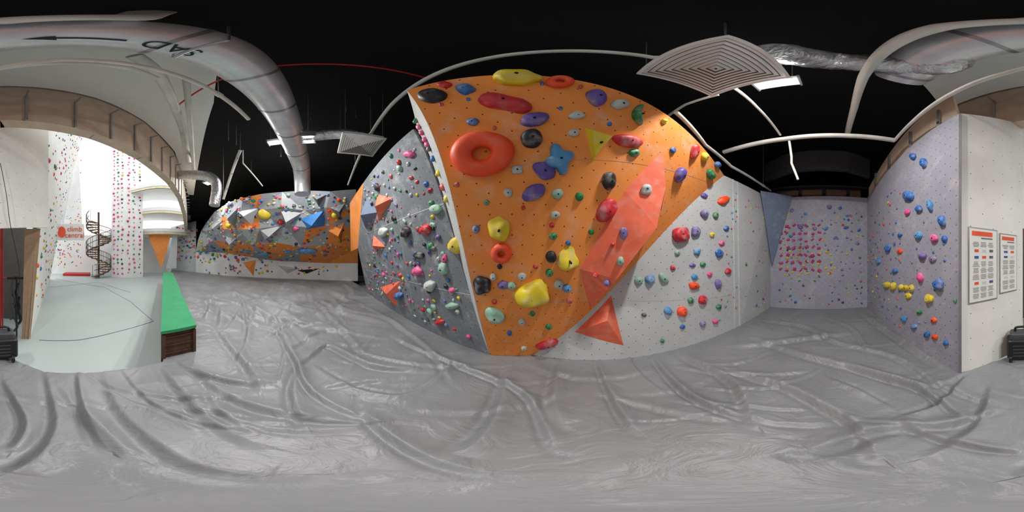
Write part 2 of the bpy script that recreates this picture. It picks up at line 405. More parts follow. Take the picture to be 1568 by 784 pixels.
# =====================================================================
# WHITE WALL (right of overhang)
w0, w1, w3 = V((.28, 2.29, F)), V((3.45, .60, F)), V((3.2, .90, 1.8))
fW = plane(w0, w1, w3)
w2 = w3+(w1-w0).normalized()*.47
a = Acc(); a.slab([w0, w1, w2, w3], WHITEW, .05)
c0 = V((4.95, -.08, F)); c0t = V((4.95, -.08, 1.8))
a.slab([w1, c0, c0t, w2], WHITEW, .05)
strip(a, fW(960, 460)[0], fW(1120, 452)[0], fW.n, .007, SEAMG)
strip(a, fW(1050, 310)[0], fW(1120, 306)[0], fW.n, .007, SEAMG)
a.build('climbing_wall_white', uv=True)
a = Acc()
for k in (0, 1):
    d_ = (w1-w0).normalized(); q0_, q1_ = w1-d_*(.02+k*.16)+fW.n*.012, w2-d_*(.02+k*.16)+fW.n*.012
    a.slab([q0_, q0_+d_*.02, q1_+d_*.02, q1_], SEAMG, .02)
a.build('trim_1')
a = Acc(); random.seed(5)
WL = [(1041, 360, 26, 24, 'red'), (1064, 355, 14, 16, 'lilac', -20), (1078, 328, 12, 14, 'lilac'), (1107, 307, 18, 12, 'vermilion', 30), (1100, 388, 12, 12, 'blue'), (995, 428, 16, 14, 'sky', 20),
 (1016, 427, 12, 18, 'mint', 40), (1062, 438, 16, 12, 'vermilion'), (1063, 424, 10, 8, 'sky'), (1045, 477, 15, 16, 'vermilion'), (1022, 476, 12, 12, 'sky', 60), (1075, 459, 13, 14, 'red'), (1057, 460, 9, 10, 'green'),
 (986, 482, 8, 6, 'black'), (1099, 435, 9, 14, 'lilac'), (1076, 496, 9, 9, 'lilac'), (1014, 522, 7, 7, 'green'), (1067, 386, 12, 10, 'sky', 30), (1037, 387, 10, 8, 'mint'), (1076, 405, 9, 7, 'green'), (978, 430, 12, 12, 'mint'),
 (1114, 415, 9, 10, 'red'), (1100, 470, 8, 8, 'green'), (1078, 300, 10, 8, 'purple'), (1095, 330, 8, 10, 'green'), (1112, 350, 8, 8, 'blue'), (1090, 360, 8, 8, 'yellow'), (1105, 372, 9, 8, 'pink'), (1060, 406, 10, 7, 'lilac'), (1086, 420, 8, 8, 'pink'), (1030, 410, 8, 8, 'red'), (1045, 500, 8, 7, 'blue'), (1095, 492, 9, 8, 'pink')]
for t in WL: hpx(a, fW, t[0], t[1], t[2], t[3], t[4], 'blob', t[5] if len(t) > 5 else 0, .45, 3)
scatter(a, [w1, c0, c0t, w2], 46, ['red', 'green', 'blue', 'pink', 'yellow', 'purple', 'vermilion'], .06, .1, None, 2, reg=(.12, .8, .06, .9), mind=.1)
scatter(a, [w1.lerp(w0, .35), w1, w2, w3], 24, ['red', 'green', 'blue', 'pink', 'lilac', 'sky'], .035, .06, fW.n, 2, reg=(.45, .95, .08, .9), mind=.1)
a.build('white_wall_climbing_holds')
# BACK WALL
b1 = V((4.06, -2.83, F)); b1t = V((4.06, -2.83, 1.84))
a = Acc(); a.slab([c0, b1, b1t, c0t], LAV, .05); a.build('climbing_wall_lavender_back', uv=True)
a = Acc(); a.slab([V((4.3, .2, 1.82)), V((4.72, -.72, 1.82)), V((4.88, -.12, -.3))], BLUEG, .02); a.build('bluegrey_corner_climbing_volume', uv=True)
a = Acc(); random.seed(21); Q = [c0, b1, b1t, c0t]
scatter(a, Q, 49, ['magenta'], .09, .12, None, 2, kinds=('prism',), reg=(.08, .54, .32, .76), grid=(7, 7))
scatter(a, Q, 26, ['yellow'], .07, .1, None, 2, reg=(.1, .64, .3, .52), mind=.13)
scatter(a, Q, 120, ['blue', 'purple', 'green', 'yellow', 'lilac', 'red', 'black', 'blue', 'lilac'], .05, .09, None, 2, reg=(.06, .95, .03, .85), mind=.12)
scatter(a, Q, 14, ['lilac', 'blue', 'sky'], .12, .16, None, 2, reg=(.2, .95, .5, .92), mind=.3)
a.build('back_wall_climbing_holds')
# RIGHT WALL
r1 = V((.70, -1.68, F)); r1t = V((.70, -1.68, 2.18))
a = Acc(); a.slab([b1, r1, r1t, b1t], LAV, .05); a.build('climbing_wall_lavender_side', uv=True)
a = Acc(); random.seed(33); Q = [b1, r1, r1t, b1t]
fR = plane(b1, r1, b1t)
for t in [(1399, 240, 10, 10, 'blue'), (1416, 250, 10, 14, 'blue'), (1392, 300, 16, 18, 'blue', -30), (1408, 320, 12, 12, 'blue'), (1425, 315, 10, 20, 'sky', 10), (1443, 338, 12, 18, 'blue', 10), (1390, 325, 9, 10, 'pink'),
 (1407, 361, 12, 14, 'sky'), (1447, 366, 10, 12, 'blue'), (1431, 365, 12, 14, 'pink'), (1413, 392, 12, 14, 'lilac', 20), (1438, 435, 16, 18, 'blue', 40), (1410, 425, 10, 16, 'pink'), (1429, 397, 12, 10, 'lilac'), (1423, 457, 14, 15, 'yellow'),
 (1371, 415, 10, 8, 'blue'), (1358, 436, 10, 10, 'yellow'), (1368, 438, 10, 12, 'yellow'), (1380, 440, 10, 10, 'yellow'), (1388, 441, 9, 10, 'yellow'), (1397, 441, 9, 12, 'yellow'), (1391, 453, 10, 10, 'yellow'),
 (1378, 385, 8, 8, 'vermilion'), (1430, 490, 10, 9, 'vermilion'), (1400, 500, 10, 9, 'blue'), (1385, 488, 9, 10, 'sky'), (1420, 512, 10, 10, 'blue'), (1408, 478, 9, 7, 'green'), (1432, 516, 10, 9, 'vermilion'), (1449, 525, 8, 9, 'blue'), (1463, 460, 5, 8, 'green'), (1378, 360, 8, 8, 'blue'), (1360, 380, 10, 12, 'blue'), (1345, 400, 8, 10, 'sky'), (1419, 546, 8, 7, 'green')]:
    hpx(a, fR, t[0], t[1], t[2]*.92, t[3]*.92, t[4], 'blob', t[5] if len(t) > 5 else 0, .45, 3)
scatter(a, Q, 100, ['blue', 'sky', 'blue', 'green', 'yellow', 'vermilion', 'pink', 'purple', 'lilac'], .045, .085, fR.n, 2, reg=(.03, .62, .05, .82), mind=.12)
scatter(a, Q, 18, ['blue', 'sky', 'green'], .04, .055, fR.n, 2, reg=(.6, .95, .08, .6), mind=.15)
a.build('side_wall_climbing_holds')
# POSTER WALL
p1 = V((.02, -2.56, F)); p1t = V((.02, -2.56, 2.66))
a = Acc(); a.slab([r1, p1, p1t, r1t], POSTW, .05, ref=V((-1, -1, 0))); a.build('wall_posters', uv=True)
a = Acc(); a.box((.695, -1.685, .29), (.03, .03, 3.76), mat('dark_edge_strip', (120, 118, 122), .6), rz=.3); a.build('trim_2')
fP = plane(r1, p1, r1t)
PAPER = mat('poster_paper', (226, 226, 222), .5, var=.02)
ORP = mat('poster_orange_ink', (228, 84, 44), .5); INK = mat('poster_grey_ink', (95, 98, 104), .5); BINK = mat('poster_blue_ink', (70, 90, 150), .5)
def poster(px, cols, seed):
    random.seed(seed)
    (u0, va, vb), (u1, vc, vd) = px
    A = fP(u0, vb)[0]; B = fP(u1, vd)[0]; T = fP(u0, va)[0]
    x = (B-A); x.z = 0; W = x.length; x.normalize(); z = V((0, 0, 1)); H = T.z-A.z; n = fP.n; O = V((A.x, A.y, A.z))
    e = Acc(); Mx = frame(V((0, 0, 0)), x, n).to_3x3()
    if (Mx@V((0, 1, 0))).z < 0: Mx = frame(V((0, 0, 0)), -x, n).to_3x3()
    ctr = O+x*W/2+z*H/2
    def rect(cx, cy, w, h, m, off): e.box(ctr+x*(cx*W)+z*(cy*H)+n*off, (w*W, h*H, .003), m, M=Mx)
    e.box(ctr+n*.008, (W, H, .014), STEEL, M=Mx); rect(0, 0, .94, .96, PAPER, .016)
    rect(-.05, .42, .7, .06, ORP, .019); rect(.1, .36, .4, .015, INK, .019)
    for r in range(9):
        yy = .28-r*.085
        for c in range(cols):
            xx = -.38+(c+.5)*.76/cols
            if r in (1, 2, 6): rect(xx, yy, .4/cols, .035, random.choice([ORP, BINK, INK, SEAMG]), .019)
            else:
                for q in range(4): rect(xx-.02, yy+.025-q*.018, .66/cols*random.uniform(.6, 1), .005, INK, .019)
    e.build('climbing_rules_poster')
poster(((1482, 347, 466), (1526, 355, 455)), 3, 1)
poster(((1530, 357, 450), (1556, 362, 441)), 2, 2)
# =====================================================================
# FAR CAVE WALL (faceted)
rows = [
 [(545, 290, 6.2), (505, 293, 6.6), (470, 292, 6.8), (432, 294, 6.9), (400, 297, 7.0), (372, 303, 7.4), (350, 310, 8.2), (328, 325, 10.5)],
 [(548, 322, 7.2), (500, 318, 6.9), (465, 322, 7.3), (430, 318, 7.1), (396, 322, 7.5), (368, 328, 7.9), (340, 333, 9.2), (316, 341, 12)],
 [(548, 350, 7.9), (505, 345, 7.5), (470, 348, 7.4), (435, 345, 7.9), (398, 350, 7.7), (362, 352, 8.6), (332, 350, 10), (308, 354, 13)],
 [(548, 380, 9.2), (500, 375, 8.4), (462, 378, 8.8), (425, 372, 8.5), (390, 375, 9.2), (355, 371, 9.6), (326, 368, 11.5), (303, 368, 14)],
 [(548, 403, 10.2), (500, 403, 10.6), (460, 401, 11), (420, 399, 11.4), (385, 394, 12), (350, 388, 12.6), (322, 386, 14), (300, 386, 15.5)]]
G = [[at_d(*q) for q in r] for r in rows]
base = [at_d(u, v, d) for u, v, d in [(548, 431, 10.3), (500, 431, 10.75), (460, 427, 11.2), (420, 426, 11.6), (385, 424, 12.3), (350, 420, 13), (322, 416, 14.5), (300, 413, 16)]]
for b in base: b.z = F
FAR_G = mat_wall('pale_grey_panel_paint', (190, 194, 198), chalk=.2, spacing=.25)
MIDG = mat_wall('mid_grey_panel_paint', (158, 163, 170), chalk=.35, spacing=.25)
KICK = mat_wall('kickboard_paint', (232, 233, 232), chalk=.1, spacing=.3)
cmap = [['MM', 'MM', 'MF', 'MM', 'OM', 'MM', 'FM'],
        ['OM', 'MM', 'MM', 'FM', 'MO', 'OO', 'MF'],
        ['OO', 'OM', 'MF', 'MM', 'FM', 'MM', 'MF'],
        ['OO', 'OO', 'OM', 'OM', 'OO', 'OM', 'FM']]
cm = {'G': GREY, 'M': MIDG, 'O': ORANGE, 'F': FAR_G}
a = Acc()
tri = []
for i in range(4):
    for j in range(7):
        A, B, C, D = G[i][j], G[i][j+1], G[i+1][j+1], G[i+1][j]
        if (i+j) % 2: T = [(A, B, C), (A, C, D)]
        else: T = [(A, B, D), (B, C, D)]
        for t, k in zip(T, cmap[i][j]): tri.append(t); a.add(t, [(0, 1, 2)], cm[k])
for j in range(7):
    q = (G[4][j], G[4][j+1], base[j+1], base[j]); a.add(q, [(0, 1, 2, 3)], KICK)
    tri += [(q[0], q[1], q[2]), (q[0], q[2], q[3])]
tv = [p for t in tri for p in t]; bvh = BVHTree.FromPolygons(tv, [(3*i, 3*i+1, 3*i+2) for i in range(len(tri))])
def fF(u, v):
    r = ray(u, v); loc, n, i, d = bvh.ray_cast(V((0, 0, 0)), r)
    if loc is None:
        loc = None; n = -r
    elif n.dot(r) > 0: n = -n
    return loc, n
a.build('climbing_wall_cave', uv=True)
a = Acc()
for px, m, h in [([(362, 322), (398, 318), (385, 345)], FAR_G, .5), ([(398, 352), (432, 345), (405, 368)], FAR_G, .5), ([(430, 322), (462, 326), (440, 350)], FAR_G, .5),
                 ([(500, 352), (528, 340), (522, 372)], ORANGE, .35), ([(345, 330), (365, 318), (362, 352)], GREY, .4), ([(478, 300), (500, 298), (488, 316)], GREY, .3), ([(340, 360), (372, 356), (356, 382)], FAR_G, .4),
                 ([(322, 345), (342, 336), (338, 362)], FAR_G, .4), ([(505, 318), (528, 312), (520, 335)], GREY, .3), ([(372, 402), (392, 398), (388, 423)], ORANGE, .15)]:
    volume(a, fF, px, h, m)
a.build('cave_wall_volumes', uv=True)
a = Acc(); SKYB = mat('blue_volume_paint', (58, 128, 200), .5)
volume(a, fF, [(460, 335), (496, 322), (497, 346), (468, 352)], .4, SKYB); a.build('blue_cave_volume')
a = Acc(); random.seed(17)
def far_hold(u, v, s, c, k='blob', asp=1.):
    p, n = fF(u, v)
    if p is None: return
    x = V((0, 0, 1)).cross(n).normalized(); y = n.cross(x); sc = s*.5*p.length*pi/180/S
    hold(a, p, x*sc, y*sc*asp, n, sc*.8*min(1, asp), c, k, 2, False)
for i in range(560):
    u = random.uniform(303, 535) if i % 3 else random.uniform(303, 400); v = random.uniform(298, 402)
    if u < 355 and v < 345-(u-305)*.8: continue
    far_hold(u, v, random.uniform(2.5, 6.5), random.choice(['yellow', 'blue', 'white', 'red', 'green', 'pink', 'sky', 'white', 'mint', 'black', 'blue', 'vermilion', 'yellow']), asp=random.uniform(.6, 1))
for u, v, s, c, asp in [(405, 328, 22, 'yellow', .8), (471, 383, 30, 'sky', .45), (404, 388, 24, 'sky', .4), (378, 384, 18, 'sky', .5), (478, 338, 16, 'blue', .9), (350, 345, 12, 'yellow', .7), (430, 340, 10, 'red', 1), (452, 350, 10, 'pink', 1), (440, 385, 14, 'sky', .5), (512, 330, 10, 'yellow', 1)]:
    far_hold(u, v, s, c, 'smooth', asp)
for i in range(50): far_hold(random.uniform(310, 520), random.uniform(405, 420), random.uniform(2, 4), random.choice(['red', 'blue', 'green', 'yellow']))
a.build('cave_wall_climbing_holds')
a = Acc(); volume(a, fF, [(425, 406), (458, 411), (440, 419)], .12, FAR_G); volume(a, fF, [(455, 414), (490, 411), (470, 419)], .12, BLK); a.build('kickboard_volumes', uv=True)
# pale wall beyond cave
e0 = at_d(300, 413, 16); e0.z = F; e1 = at_d(262, 409, 19); e1.z = F
a = Acc(); et0 = at_d(330, 322, 11); et1 = at_d(262, 348, 19)
a.slab([e0, e1, et1, V((e0.x, e0.y, et0.z*1.1))], FAR_G, .05)
a.build('climbing_wall_pale_end', uv=True)
fE = plane(e0, e1, et1)
a = Acc()
random.seed(44)
for i in range(70): hpx(a, fE, random.uniform(266, 304), random.uniform(348, 402), random.uniform(2, 4), random.uniform(2, 4), random.choice(['red', 'green', 'yellow', 'blue', 'pink', 'black']), 'blob', 0, .5, 1)
a.build('pale_wall_climbing_holds')
a = Acc(); o = [at_d(227, 360, 16), at_d(265, 350, 16), at_d(247, 411, 16)]; a.slab(o, ORANGE, .1)
a.slab([at_d(266, 350, 16.1), at_d(272, 350, 16.1), at_d(270, 411, 16.1), at_d(254, 411, 16.1), at_d(262, 380, 16.1)], FAR_G, .1)
a.build('climbing_wall_orange_slab', uv=True)
# =====================================================================
# CRASH MAT FLOOR with folds
poly = [(.35, -2.12), (.85, -1.85), (4.15, -2.95), (5.05, -.04), (3.5, .68), (.3, 2.42), (-.3, 2.42), (-5.9, 4.85), (-9.3, 6.0), (-11.8, 2.6), (-14, 0), (-17, -4), (-18, -8.4), (-17, -9.8), (-1.80, -1.16), (-1.27, -1.45), (-.52, -1.81), (-.05, -2.35), (.1, -2.4)]
NA, NR = 900, 340
th = np.linspace(-pi, pi, NA, endpoint=False); dx, dy = np.sin(th), np.cos(th)
Rm = np.full(NA, 1e9)
pp = np.array(poly)
for i in range(len(pp)):
    p, q = pp[i], pp[(i+1) % len(pp)]; e = q-p
    det = dx*(-e[1])+dy*e[0]
    with np.errstate(all='ignore'):
        t = (p[0]*(-e[1])+p[1]*e[0])/det; s = (dx*p[1]-dy*p[0])/det
    ok = (t > 0) & (s >= -1e-6) & (s <= 1+1e-6)
    Rm = np.where(ok & (t < Rm), t, Rm)
Rm[Rm > 1e8] = 2
r0 = .12
rad = np.concatenate([r0*(6.5/r0)**np.linspace(0, 1, NR-50), 6.5*(19.5/6.5)**np.linspace(.02, 1, 50)])
RR = np.minimum(rad[:, None], Rm[None, :])
X = RR*dx; Y = RR*dy
def px2f(u, v):
    p = at_z(u, v, F); return (p.x, p.y)
folds = [[(72, 572), (88, 640), (60, 700), (10, 726)], [(160, 572), (182, 622), (235, 672), (310, 712), (430, 726)], [(90, 590), (150, 650), (210, 700)], [(330, 440), (400, 480), (445, 540), (470, 590), (560, 640)],
 [(380, 450), (470, 470), (570, 482), (620, 505)], [(430, 545), (500, 505), (600, 520)], [(450, 565), (500, 530), (570, 560), (640, 565)], [(600, 515), (690, 555), (800, 600), (860, 690)], [(915, 552), (935, 600), (978, 662)],
 [(858, 552), (848, 610), (870, 650)], [(1100, 560), (1200, 590), (1300, 640), (1350, 700)], [(1150, 515), (1300, 560), (1450, 600)], [(1200, 500), (1350, 540), (1440, 590), (1540, 620)], [(1230, 690), (1350, 655), (1500, 640)],
 [(1390, 650), (1480, 680), (1566, 690)], [(560, 630), (620, 680), (740, 722)], [(300, 560), (340, 600), (430, 630), (520, 640)], [(250, 560), (290, 610), (400, 680)], [(360, 430), (450, 445), (540, 450)], [(300, 470), (400, 500), (440, 520)],
 [(500, 450), (560, 470), (640, 520), (700, 590)], [(1000, 545), (1050, 600), (1150, 640)], [(1480, 575), (1440, 620), (1380, 640)], [(1120, 530), (1220, 520), (1300, 510)], [(1240, 480), (1300, 500), (1330, 540)], [(1520, 590), (1500, 650), (1420, 700)],
 [(700, 550), (640, 600), (560, 600), (480, 560)], [(780, 560), (760, 640), (700, 700)], [(460, 560), (450, 600), (470, 650)], [(5, 580), (40, 640), (20, 690)], [(120, 575), (128, 620), (170, 690)],
 [(310, 450), (380, 470), (430, 500), (455, 560)], [(350, 445), (420, 490), (460, 530)], [(400, 520), (450, 500), (540, 495), (600, 500)], [(330, 500), (380, 560), (400, 600)], [(1160, 490), (1230, 500), (1290, 530)], [(1320, 480), (1380, 520), (1440, 560)],
 [(480, 460), (520, 500), (560, 545)], [(280, 560), (330, 580), (420, 590)], [(320, 430), (360, 450), (380, 500), (360, 560)], [(1300, 560), (1400, 590), (1480, 640)], [(1040, 540), (1120, 580), (1160, 650)]]
Z = np.full_like(X, F)
random.seed(9)
def addfold(pts, A, w):
    P = [V((p[0], p[1], 0)) for p in pts]; q = smooth(P, 5)
    mg = .35
    x0, x1 = min(p.x for p in q)-mg, max(p.x for p in q)+mg; y0, y1 = min(p.y for p in q)-mg, max(p.y for p in q)+mg
    ix = np.where((X > x0) & (X < x1) & (Y > y0) & (Y < y1))
    x_, y_ = X[ix], Y[ix]
    best = np.full_like(x_, 1e9); amp = np.zeros_like(x_); n = len(q)
    for i in range(n-1):
        ax, ay = q[i].x, q[i].y; ex, ey = q[i+1].x-ax, q[i+1].y-ay; L2 = ex*ex+ey*ey+1e-9
        t = np.clip(((x_-ax)*ex+(y_-ay)*ey)/L2, 0, 1); d = np.hypot(x_-ax-t*ex, y_-ay-t*ey)
        sgn = np.sign((x_-ax)*ey-(y_-ay)*ex)
        m = d < np.abs(best); best = np.where(m, d*sgn, best); amp = np.where(m, np.sin(np.clip((i+t)/(n-1), .02, .98)*pi)**.6, amp)
    ww = np.where(best > 0, w, w*2.4)
    Z[ix] += A*amp*(np.exp(-(np.abs(best)/ww)**1.6)-.6*np.exp(-((best-2.*w)/(w*1.1))**2))
for f in folds: addfold([px2f(*p) for p in f], random.uniform(.034, .064), random.uniform(.024, .046))
for i in range(120):
    an = random.uniform(-pi, pi); r = random.uniform(.9, 5.5); x, y = r*sin(an), r*cos(an); L = random.uniform(.25, .8)*(.6+r*.3); b = random.uniform(0, pi)
    if i % 3: b = an+pi/2+random.uniform(-.6, .6)
    c = random.uniform(-.4, .4)
    addfold([(x-L*sin(b), y-L*cos(b)), (x+c*cos(b)*L*.5, y-c*sin(b)*L*.5), (x+L*sin(b), y+L*cos(b))], random.uniform(.008, .026), random.uniform(.015, .035))
for i in range(60):
    an = random.uniform(-1.95, -1.0); r = random.uniform(3.5, 10); x, y = r*sin(an), r*cos(an); L = random.uniform(.5, 1.6); b = random.uniform(0, pi); c = random.uniform(-.5, .5)
    addfold([(x-L*sin(b), y-L*cos(b)), (x+c*cos(b)*L*.5, y-c*sin(b)*L*.5), (x+L*sin(b), y+L*cos(b))], random.uniform(.035, .07), random.uniform(.05, .09))
Z += .007*np.sin(X*2.1+1.3*np.sin(Y*1.7))*np.sin(Y*2.6+.7)
Z -= np.clip((.06-(Rm[None, :]-rad[:, None]))/.06, 0, 1)**2*.02
vs = np.stack([X.ravel(), Y.ravel(), Z.ravel()], 1)
skx, sky_ = X[-1], Y[-1]
verts = vs.tolist()+[[x, y, -1.92] for x, y in zip(skx, sky_)]+[[0, 0, float(Z[0].mean())]]
J = np.arange(NA); K = (J+1) % NA
fc = []
for i in range(NR):
    o0, o1 = i*NA, (i+1)*NA
    q = np.stack([o0+J, o0+K, o1+K, o1+J], 1)
    if i < NR-1:
        keep = ~((RR[i] >= Rm-1e-9) & (RR[i][K] >= Rm[K]-1e-9)); q = q[keep]
    fc += q.tolist()
cI = len(verts)-1
for j in range(NA): fc.append(((j+1) % NA, j, cI))
m, nt, b = nodes('grey_vinyl_mat_cover'); L = nt.links.new
tc = N(nt, 'ShaderNodeTexCoord'); nz = N(nt, 'ShaderNodeTexNoise'); nz.inputs['Scale'].default_value = 1.2; nz.inputs['Detail'].default_value = 8
L(tc.outputs['Object'], nz.inputs['Vector']); rp = N(nt, 'ShaderNodeValToRGB'); rp.color_ramp.elements[0].position = .3; rp.color_ramp.elements[1].position = .7
rp.color_ramp.elements[0].color = rgb((122, 124, 127)); rp.color_ramp.elements[1].color = rgb((142, 144, 147)); L(nz.outputs['Fac'], rp.inputs['Fac']); L(rp.outputs['Color'], b.inputs['Base Color'])
b.inputs['Roughness'].default_value = .4; b.inputs['Specular IOR Level'].default_value = .5
n2 = N(nt, 'ShaderNodeTexNoise'); n2.inputs['Scale'].default_value = 3.2; n2.inputs['Detail'].default_value = 7; n2.inputs['Distortion'].default_value = 1.8
L(tc.outputs['Object'], n2.inputs['Vector']); bp = N(nt, 'ShaderNodeBump'); bp.inputs['Strength'].default_value = .7; bp.inputs['Distance'].default_value = .035
L(n2.outputs['Fac'], bp.inputs['Height']); L(bp.outputs['Normal'], b.inputs['Normal'])
me = bpy.data.meshes.new('crash_mat_floor_cover'); me.from_pydata(verts, [], fc); me.materials.append(m)
me.polygons.foreach_set('use_smooth', [True]*len(me.polygons)); me.update()
o = bpy.data.objects.new('floor_crash_mat', me); bpy.context.scene.collection.objects.link(o)
# HALL FLOOR
HF = -1.92
a = Acc(); a.box((-12, -10, HF-.05), (64, 60, .1), mat('hall_floor_vinyl', (170, 180, 178), .45, var=.05, scale=.7)); a.build('floor')
def fl(u, v): p = at_z(u, v, HF); return V((p.x, p.y, HF+.006))
a = Acc(); DL = mat('floor_joint', (90, 98, 100), .7)
for path in ([(60, 521), (120, 521), (180, 508), (235, 492), (200, 462), (160, 440), (85, 427)], [(75, 440), (150, 432), (200, 448)]):
    a.tube([fl(*p) for p in path], .006, DL, 6)
a.build('floor_rope')
# =====================================================================
# GREEN TOPPED BENCH / RAMP
GREENF = mat('green_felt', (54, 146, 98), .85, var=.08)
a = Acc(); nl, nr, fr, flf = V((-1.80, -1.19, 0)), V((-2.24, -.86, 0)), V((-9.2, -5.15, 0)), V((-8.85, -5.68, 0))
zt = -1.08; zb = F-.02
Pt = [V((p.x, p.y, zt)) for p in (nl, nr, fr, flf)]; Pm = [V((p.x, p.y, zt-.05)) for p in (nl, nr, fr, flf)]
a.add(Pt+Pm, [(0, 1, 2, 3), (0, 4, 5, 1), (1, 5, 6, 2), (2, 6, 7, 3), (3, 7, 4, 0)], GREENF)
c = sum(Pt, V((0, 0, 0)))/4
I = [p.lerp(V((c.x, c.y, p.z)), .012) for p in Pm]; J2 = [V((p.x, p.y, zb-.3)) for p in I]
a.add(I+J2, [(0, 4, 5, 1), (1, 5, 6, 2), (2, 6, 7, 3), (3, 7, 4, 0)], DBROWN)
d = (I[1]-I[0]).normalized(); nn = V((d.y, -d.x, 0)); nn = nn if nn.dot(-I[0]) > 0 else -nn
for k, hh in ((0, .1), (0, .25), (0, .4)):
    mid = (I[0]+I[1])/2; a.box((mid.x+nn.x*.012, mid.y+nn.y*.012, zb+hh), ((I[1]-I[0]).length, .02, .012), DBROWN, rz=math.atan2(d.y, d.x))
for s in (.06, .94):
    q = I[0].lerp(I[1], s); a.box((q.x+nn.x*.015, q.y+nn.y*.015, (zb+zt)/2-.03), (.05, .03, .44), DBROWN, rz=math.atan2(d.y, d.x))
a.build('green_topped_bench')
# =====================================================================
# SHELL: ceiling, beam, outer walls
beam = [(1.6, -2.85), (.9, -2.62), (0, -2.30), (-1.5, -2.25), (-2.8, -2.3), (-4.6, -2.55), (-6.2, -3.0), (-9, -4.1), (-16, -7.2)]
shell = [(-19, -7), (-19, 3), (-12, 10), (-5, 9), (6.5, 4), (7, -3), (4.4, -3.9)]
CZ = 3.95
a = Acc()
a.slab([V((x, y, CZ)) for x, y in beam+shell], BLACKC, .1); a.build('ceiling')
BW = mat('black_wall_paint', (22, 22, 24), .9)
outer = [(-16, -7.2)]+shell+[(1.6, -2.85)]
names = ['southwest', 'west', 'northwest', 'north', 'northeast', 'east', 'southeast', 'south']
for i in range(len(outer)-1):
    p, q = outer[i], outer[i+1]; a = Acc()
    a.slab([V((p[0], p[1], HF)), V((q[0], q[1], HF)), V((q[0], q[1], CZ)), V((p[0], p[1], CZ))], BW, .1); a.build('wall_'+names[i])
a = Acc()
for p, q in zip(beam, beam[1:]):
    a.slab([V((p[0], p[1], 2.53)), V((q[0], q[1], 2.53)), V((q[0], q[1], CZ)), V((p[0], p[1], CZ))], BROWN, .22)
a.build('trim_beam_fascia')
a = Acc()
for p, q in zip(beam[:-1], beam[1:]):
    seg = V((q[0]-p[0], q[1]-p[1], 0)); n_ = V((-seg.y, seg.x, 0)).normalized(); n_ = n_ if n_.dot(-V((p[0], p[1], 0))) > 0 else -n_
    k = max(1, int(seg.length/.55))
    for j in range(k):
        c = V((p[0], p[1], 0))+seg*(j+.5)/k+n_*.02
        a.box((c.x, c.y, 3.0), (.035, .03, .95), STEEL, rz=math.atan2(seg.y, seg.x)); a.box((c.x+n_.x*.08, c.y+n_.y*.08, 3.46), (.03, .2, .03), STEEL, rz=math.atan2(seg.y, seg.x))
a.build('beam_steel_straps')
a = Acc(); a.slab([V((x, y, CZ-.06)) for x, y in [(1.5, -2.78), (0, -2.27), (-1.5, -2.22), (-2.8, -2.27), (-4.6, -2.5), (-9, -4.0), (-9.2, -3.7), (-2.75, -.73), (-1.55, -.36), (0, -1.02), (1.25, -1.6)]], WHITE, .04)
a.build('ceiling_white_soffit')
a = Acc(); off = V((.06, -.1, 0))
a.slab([b1t+off, r1t+off, V((.85, -1.8, 3.0)), b1t+off+V((0, 0, .4))], BROWN, .05)
for s in (.2, .45, .7, .9):
    q = b1t.lerp(r1t, s)+off+V((-.03, .05, .25)); a.box(q, (.04, .04, .5), STEEL)
a.build('trim_side_fascia')
a = Acc(); off = V((.25, .08, 0)); a.slab([c0t+off+V((0, 0, -.1)), b1t+off+V((0, 0, -.1)), b1t+off+V((0, 0, .35)), c0t+off+V((0, 0, .35))], DBROWN, .05)
a.slab([c0t+V((0, 0, .33)), b1t+V((0, 0, .33)), b1t+V((1., 0.3, .33)), c0t+V((1., .3, .33))], BW, .05)
for s in (.12, .35, .6, .85):
    q = c0t.lerp(b1t, s)+off; a.box((q.x-.06, q.y, q.z+.1), (.06, .08, .45), BW)
a.build('trim_back_ledge')
DG = mat('charcoal_bulkhead', (44, 44, 47), .8)
a = Acc()
arc = [V((4.75, .1, 0)), V((4.1, -.5, 0)), V((3.75, -1.2, 0)), V((3.55, -1.9, 0)), V((3.6, -2.6, 0))]
for p, q in zip(arc, arc[1:]): a.slab([p+V((0, 0, 2.32)), q+V((0, 0, 2.32)), q+V((0, 0, 3.0)), p+V((0, 0, 3.0))], DG, .1)
a.build('curved_black_bulkhead')
# =====================================================================
# DUCTS & PIPES
def P3(u, v, H): return at_z(u, v, H)
a = Acc()
dd = V((-1, .43, 0)).normalized()
D0 = V((1.0, -1.08, 2.88)); D1 = V((-4.5, 1.286, 2.88))
a.tube([D0, D0.lerp(D1, .5), D1, D1+V((-.35, .12, -.12)), D1+V((-.5, .18, -.5)), D1+V((-.5, .18, -.8))], .26, DUCTM, 28, step=.4)
for s in np.linspace(0.02, .98, 8):
    c = D0.lerp(D1, s); a.tube([c-dd*.02, c+dd*.02], .267, STEEL, 28)
a.build('main_air_duct')
xt = -dd; upv = V((-dd.y, dd.x, 0)); upv = upv if upv.y < 0 else -upv
q = V((-.264, -.162, 0))*2.7; pt = D0+dd*((q-D0).dot(dd)); pt.z = 2.88
def duct_pt(s_off, ang):
    c = pt+xt*s_off; n = V((0, 0, -1))*cos(ang)+upv*sin(ang); return c+n*.278, n
p_, n_ = duct_pt(0, .08)
par = empty('duct_flow_label')
text('lettering', 'SAD', .18, frame(p_, xt, n_), BLK, par, ext=.003)
e = Acc(); p2_, n2_ = duct_pt(.42, .08); yv = n_.cross(xt)
e.add([p2_-xt*.18-yv*.012, p2_+xt*.1-yv*.012, p2_+xt*.1+yv*.012, p2_-xt*.18+yv*.012, p2_+xt*.1-yv*.035, p2_+xt*.24, p2_+xt*.1+yv*.035], [(0, 1, 2, 3), (4, 5, 6)], BLK)
e.build('arrow', par)
a = Acc()
Hf = 2.75
